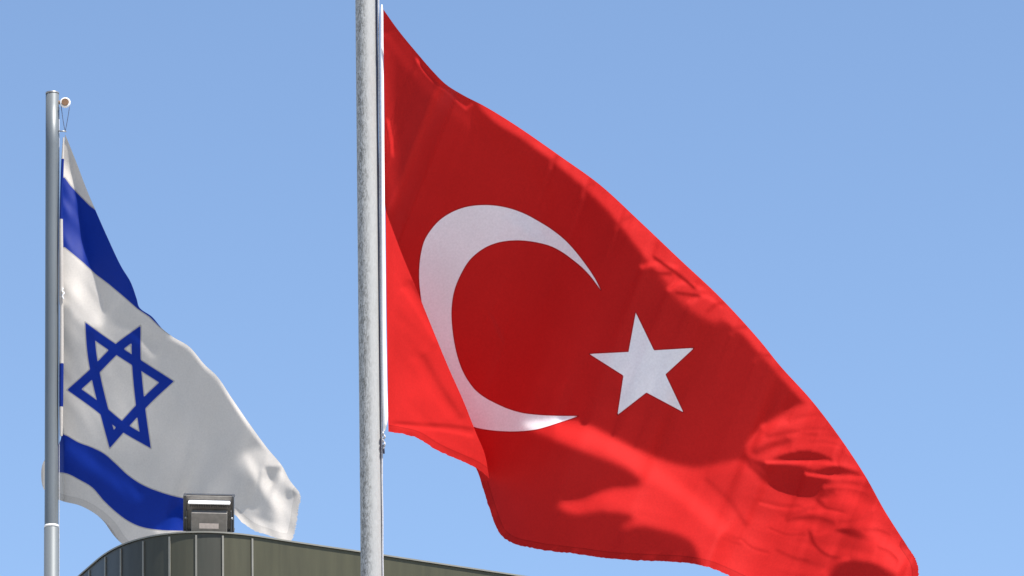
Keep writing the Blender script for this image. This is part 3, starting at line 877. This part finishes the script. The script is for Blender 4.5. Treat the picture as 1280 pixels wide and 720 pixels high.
# the fold that runs down from the halyard: sunlit on its left, turned away on its right
r3.poly(0.22, 3, [(78, 176), (82, 178), (90, 215), (96, 245), (101, 280), (110, 320), (119, 350), (131, 398), (118, 410), (98, 400), (84, 380), (70, 380), (70, 180)])
r3.stroke(0.24, 3, [(112, 334), (120, 360), (130, 392)])
r3.poly(-0.03, 2.5, [(84, 176), (92, 205), (99, 240), (104, 280), (113, 320), (122, 350), (134, 396), (145, 402), (160, 398), (172, 386), (176, 370), (150, 330), (120, 262), (100, 205), (84, 166)])
r3.poly(-0.03, 3, [(120, 352), (140, 362), (168, 388), (160, 396), (148, 380), (132, 372)])
r3.stroke(-0.04, 5, [(150, 395), (175, 405), (200, 425), (230, 460)])
r3.stroke(0.05, 5, [(140, 410), (165, 420), (190, 445)])
r3.stroke(0.28, 3.5, [(215, 422), (236, 434), (256, 457), (271, 471), (290, 499), (312, 531), (334, 561), (353, 584)])
r3.poly(-0.03, 8, [(210, 430), (240, 450), (265, 500), (290, 560), (300, 600), (280, 590), (255, 540), (235, 490)])
r3.poly(0.22, 5, [(300, 575), (330, 560), (352, 583), (380, 612), (376, 680), (340, 676), (318, 662), (298, 645), (290, 630), (315, 640), (330, 635), (320, 610)])
r3.poly(-0.04, 1.2, [(330, 582), (352, 583), (343, 606)], False)
r3.stroke(0.3, 2, [(343, 606), (350, 596), (354, 586)])
r3.poly(-0.03, 1.2, [(356, 612), (372, 617), (360, 624)], False)
r3.stroke(0.05, 2.5, [(326, 592), (322, 610), (330, 628)])
r3.poly(0.02, 2.5, [(326, 622), (334, 640), (343, 652), (334, 652), (318, 646), (312, 640), (324, 640)])
r3.poly(0.0, 2.0, [(358, 610), (372, 617), (364, 622)])
r3.poly(0.30, 3.0, [(293, 640), (312, 652), (340, 664), (362, 662), (362, 680), (330, 674), (300, 656)])
r3.poly(0.24, 3.0, [(205, 655), (214, 640), (228, 632), (232, 665), (215, 668), (192, 664)])
r3.stroke(0.10, 9, [(90, 560), (130, 590), (170, 620)])
r3.noise(0.006, 40, 12, 1.0)
lit2 = np.clip(r3.g / 0.25, 0, 1)
r3.noise(0.07, 16, 4, 1.0, lit2)
r3.g = np.where(r3.g > 0, r3.g * 2.0, r3.g)
r3.solve()
h2 = r3.sample(x2, y2)
h2 = h2 - float(r3.sample(np.array([80.0]), np.array([300.0]))[0])
# the hoist corner swings round behind the pole
h2 = h2 + 0.30 * np.clip((80 - x2) / 26.0, 0, 1) ** 1.2 * np.clip((y2 - 535) / 30, 0, 1)
strA = smooth_curve([(60, 198), (82, 222), (100, 243), (119, 264), (140, 250), (230, 400), (207, 417), (196, 404), (184, 392), (172, 385), (155, 371), (130, 350), (112, 338), (95, 320), (81, 309), (60, 290)], 200, True)
strA = np.array([(70, 222), (81, 222), (88, 232), (100, 245), (112, 257), (120, 263), (190, 340), (230, 400), (212, 418), (199, 408), (187, 396), (172, 386), (155, 371), (136, 355), (120, 343), (104, 328), (92, 318), (81, 309), (70, 309)])
cu = smooth_curve([(72, 541), (82, 544), (98, 553), (114, 559), (130, 567), (145, 580), (160, 594), (178, 606), (200, 615), (225, 622), (280, 630)], 60)
cl_ = smooth_curve([(280, 668), (235, 664), (195, 662), (175, 658), (160, 651), (145, 640), (130, 626), (115, 609), (100, 600), (84, 592), (72, 590)], 60)
strB = np.vstack([cu, cl_])
ha = smooth_curve([(106.4, 402.7), (136, 424), (176, 450), (217.4, 476.6)], 24)
hb = smooth_curve([(217.4, 476.6), (190, 502), (163, 531), (137, 560.5)], 24)
hc = smooth_curve([(137, 560.5), (126, 520), (115, 475), (109, 440), (106.4, 402.7)], 24)
ja = smooth_curve([(175.8, 406.8), (176, 450), (181, 505), (188.6, 560.5)], 24)
jb = smooth_curve([(188.6, 560.5), (150, 538), (118, 512), (83.8, 487.4)], 24)
jc = smooth_curve([(83.8, 487.4), (112, 462), (142, 432), (175.8, 406.8)], 24)
triA = np.vstack([ha[:-1], hb[:-1], hc[:-1]]); triB = np.vstack([ja[:-1], jb[:-1], jc[:-1]])
def stroke_tri(x, y, tri, wd):
    s_ = sdf(x, y, tri); return np.minimum(s_, wd - s_)
e2 = np.maximum.reduce([sdf(x2, y2, strA), sdf(x2, y2, strB), stroke_tri(x2, y2, triA, 11.3), stroke_tri(x2, y2, triB, 11.3)])
# left tail of the cloth behind the pole
e2 = np.maximum(e2, sdf(x2, y2, [(48, 545), (66, 530), (66, 572), (48, 578)]))
e2 = np.clip(e2, -6, 6)
hem2 = np.minimum(seg_dist(x2, y2, r2, False), seg_dist(x2, y2, b2, False))
cloth_object('cloth', x2, y2, h2, P2, M_WHT, flag2, e2, hem2, org2)
# hoist roll: cloth bunched along the halyard, white with the blue of the stripes
HX = smooth_curve([(79.5, 172), (77.5, 222), (76.5, 272), (76.8, 340), (77.2, 420), (76.6, 500), (76.6, 545)], 160)
def roll(y):
    return np.interp(y, [172, 200, 270, 300, 360, 372, 384, 460, 500, 545], [0.9, 1.7, 2.0, 2.4, 2.6, 2.9, 2.2, 2.6, 2.5, 1.6])
na = 16
ang = np.linspace(0, 2 * math.pi, na)
Pr = np.zeros((len(HX), na, 3)); ex = np.zeros((len(HX), na)); 
for i, (a, b) in enumerate(HX):
    c = at_y(a, b, Y2 - 0.03); r_ = roll(b) * sc2
    Pr[i, :, 0] = c[0] + np.cos(ang) * r_; Pr[i, :, 1] = c[1] + np.sin(ang) * r_; Pr[i, :, 2] = c[2]
    ex[i] = 6 if (200 < b < 274 or 455 < b < 509) else -6
cloth_object('rolled_edge', np.repeat(HX[:, :1], na, 1), np.repeat(HX[:, 1:], na, 1), None, P2, M_WHT, flag2, ex, np.full(ex.shape, 40.0), org2, P3=Pr)
bm = bmesh.new()
KN = smooth_curve([(79, 360), (77.6, 364), (80.5, 366), (78, 370), (79.6, 374)], 16)
tube(bm, [at_y(a, b, Y2 - 0.05) for a, b in KN], 0.8 * sc2, 8)
build('knot', bm, M_TAPE, flag2, org=org2)

# ================================================================== floodlight on the parapet edge
lp = on_plane(259, 664.2, np.array([0, 0, H + 0.012]), np.array([0, 0, 1.0])) + np.array([0, 0.125, 0.0])
fl = empty('floodlight', lp)
tag(fl, 'small grey LED floodlight on a bracket, seen from behind on the rounded parapet edge', 'floodlight')
u_ = 31.2 * KP                      # metres per picture unit here
tiltm = Matrix.Rotation(math.radians(-3.2), 4, 'Y') @ Matrix.Rotation(math.radians(9), 4, 'X')
ML_ = Matrix.Translation(Vector(lp) + Vector((0, 0, 0.0))) @ Matrix.Rotation(math.radians(2.5), 4, 'Y') @ Matrix.Rotation(math.radians(32), 4, 'X') @ Matrix.Diagonal((1, 1, 1.08, 1))
W_, Ht = 66 * u_, 50 * u_
# housing: shallow frame, recessed back
bm = bmesh.new()
zc = 28 * u_
th = 0.030
box(bm, ML_, (0, 0.045, zc), (W_ - 0.012, 0.03, 42 * u_), 0.004)
hs = build('housing', bm, M_LAMP, fl, org=lp)
bm = bmesh.new()
fw = 0.011
box(bm, ML_, (0, 0.050, 49.0 * u_), (W_, 0.026, 0.010), 0.002)
box(bm, ML_, (0, 0.042, 6.5 * u_), (W_, 0.05, 0.010), 0.002)
for s_ in (-1, 1):
    box(bm, ML_, (s_ * (W_ / 2 - 0.009), 0.040, 28.3 * u_), (0.018 if s_ < 0 else 0.012, 0.05, 43.0 * u_), 0.002)
build('rim', bm, M_LAMPD, hs, org=lp)
bm = bmesh.new()
box(bm, ML_, (0, 0.064, zc), (W_ - 0.03, 0.006, 38 * u_), 0.001)
build('glass', bm, M_GLASS, hs, org=lp)
bm = bmesh.new()
box(bm, ML_, (0.004, 0.002, 43.0 * u_), (54 * u_, 0.060, 0.006), 0.002)
build('ledge', bm, M_WPLAST_SUNLEDGE, hs, org=lp)  # near-white colour stands in for sunlight on the grey ledge
bm = bmesh.new()
for k in range(17):
    box(bm, ML_, (0.004 + (k - 8) * 3.1 * u_, 0.016, 39.0 * u_), (0.0045, 0.026, 5.0 * u_))
build('cooling_fins', bm, M_LAMPD, hs, org=lp)
bm = bmesh.new()
box(bm, ML_, (0.006, -0.010, 20.0 * u_), (46 * u_, 0.078, 26 * u_), 0.005)
db = build('driver_box', bm, M_LAMP, fl, org=lp)
bm = bmesh.new()
box(bm, ML_, (0.006, -0.0502, 17 * u_), (25 * u_, 0.0012, 6.6 * u_))
build('label', bm, M_LABEL, db, org=lp)
bm = bmesh.new()
for s_ in (-1, 1):
    box(bm, ML_, (s_ * 28.5 * u_ + 0.003, -0.006, 17 * u_), (0.006, 0.022, 33 * u_), 0.001)
box(bm, ML_, (0.003, -0.006, 0.004), (59 * u_, 0.03, 0.006), 0.001)
br = build('bracket', bm, M_LAMPD, fl, org=lp)
for s_ in (-1, 1):
    bm = bmesh.new()
    c = ML_ @ Vector((s_ * 31 * u_ + 0.003, -0.008, 24 * u_)); c1 = ML_ @ Vector((s_ * 27 * u_ + 0.003, -0.008, 24 * u_))
    tube(bm, [c, c1], 0.007, 8)
    build('bolt', bm, M_STEEL, br, org=lp)
bm = bmesh.new()
Wc = smooth_curve([(0.06, 0.02, 0.03), (0.10, 0.06, 0.02), (0.16, 0.16, -0.05), (0.2, 0.3, -0.22)], 12)
tube(bm, [ML_ @ Vector(p) for p in Wc], 0.004, 6)
build('cable', bm, M_DROPE, fl, org=lp)
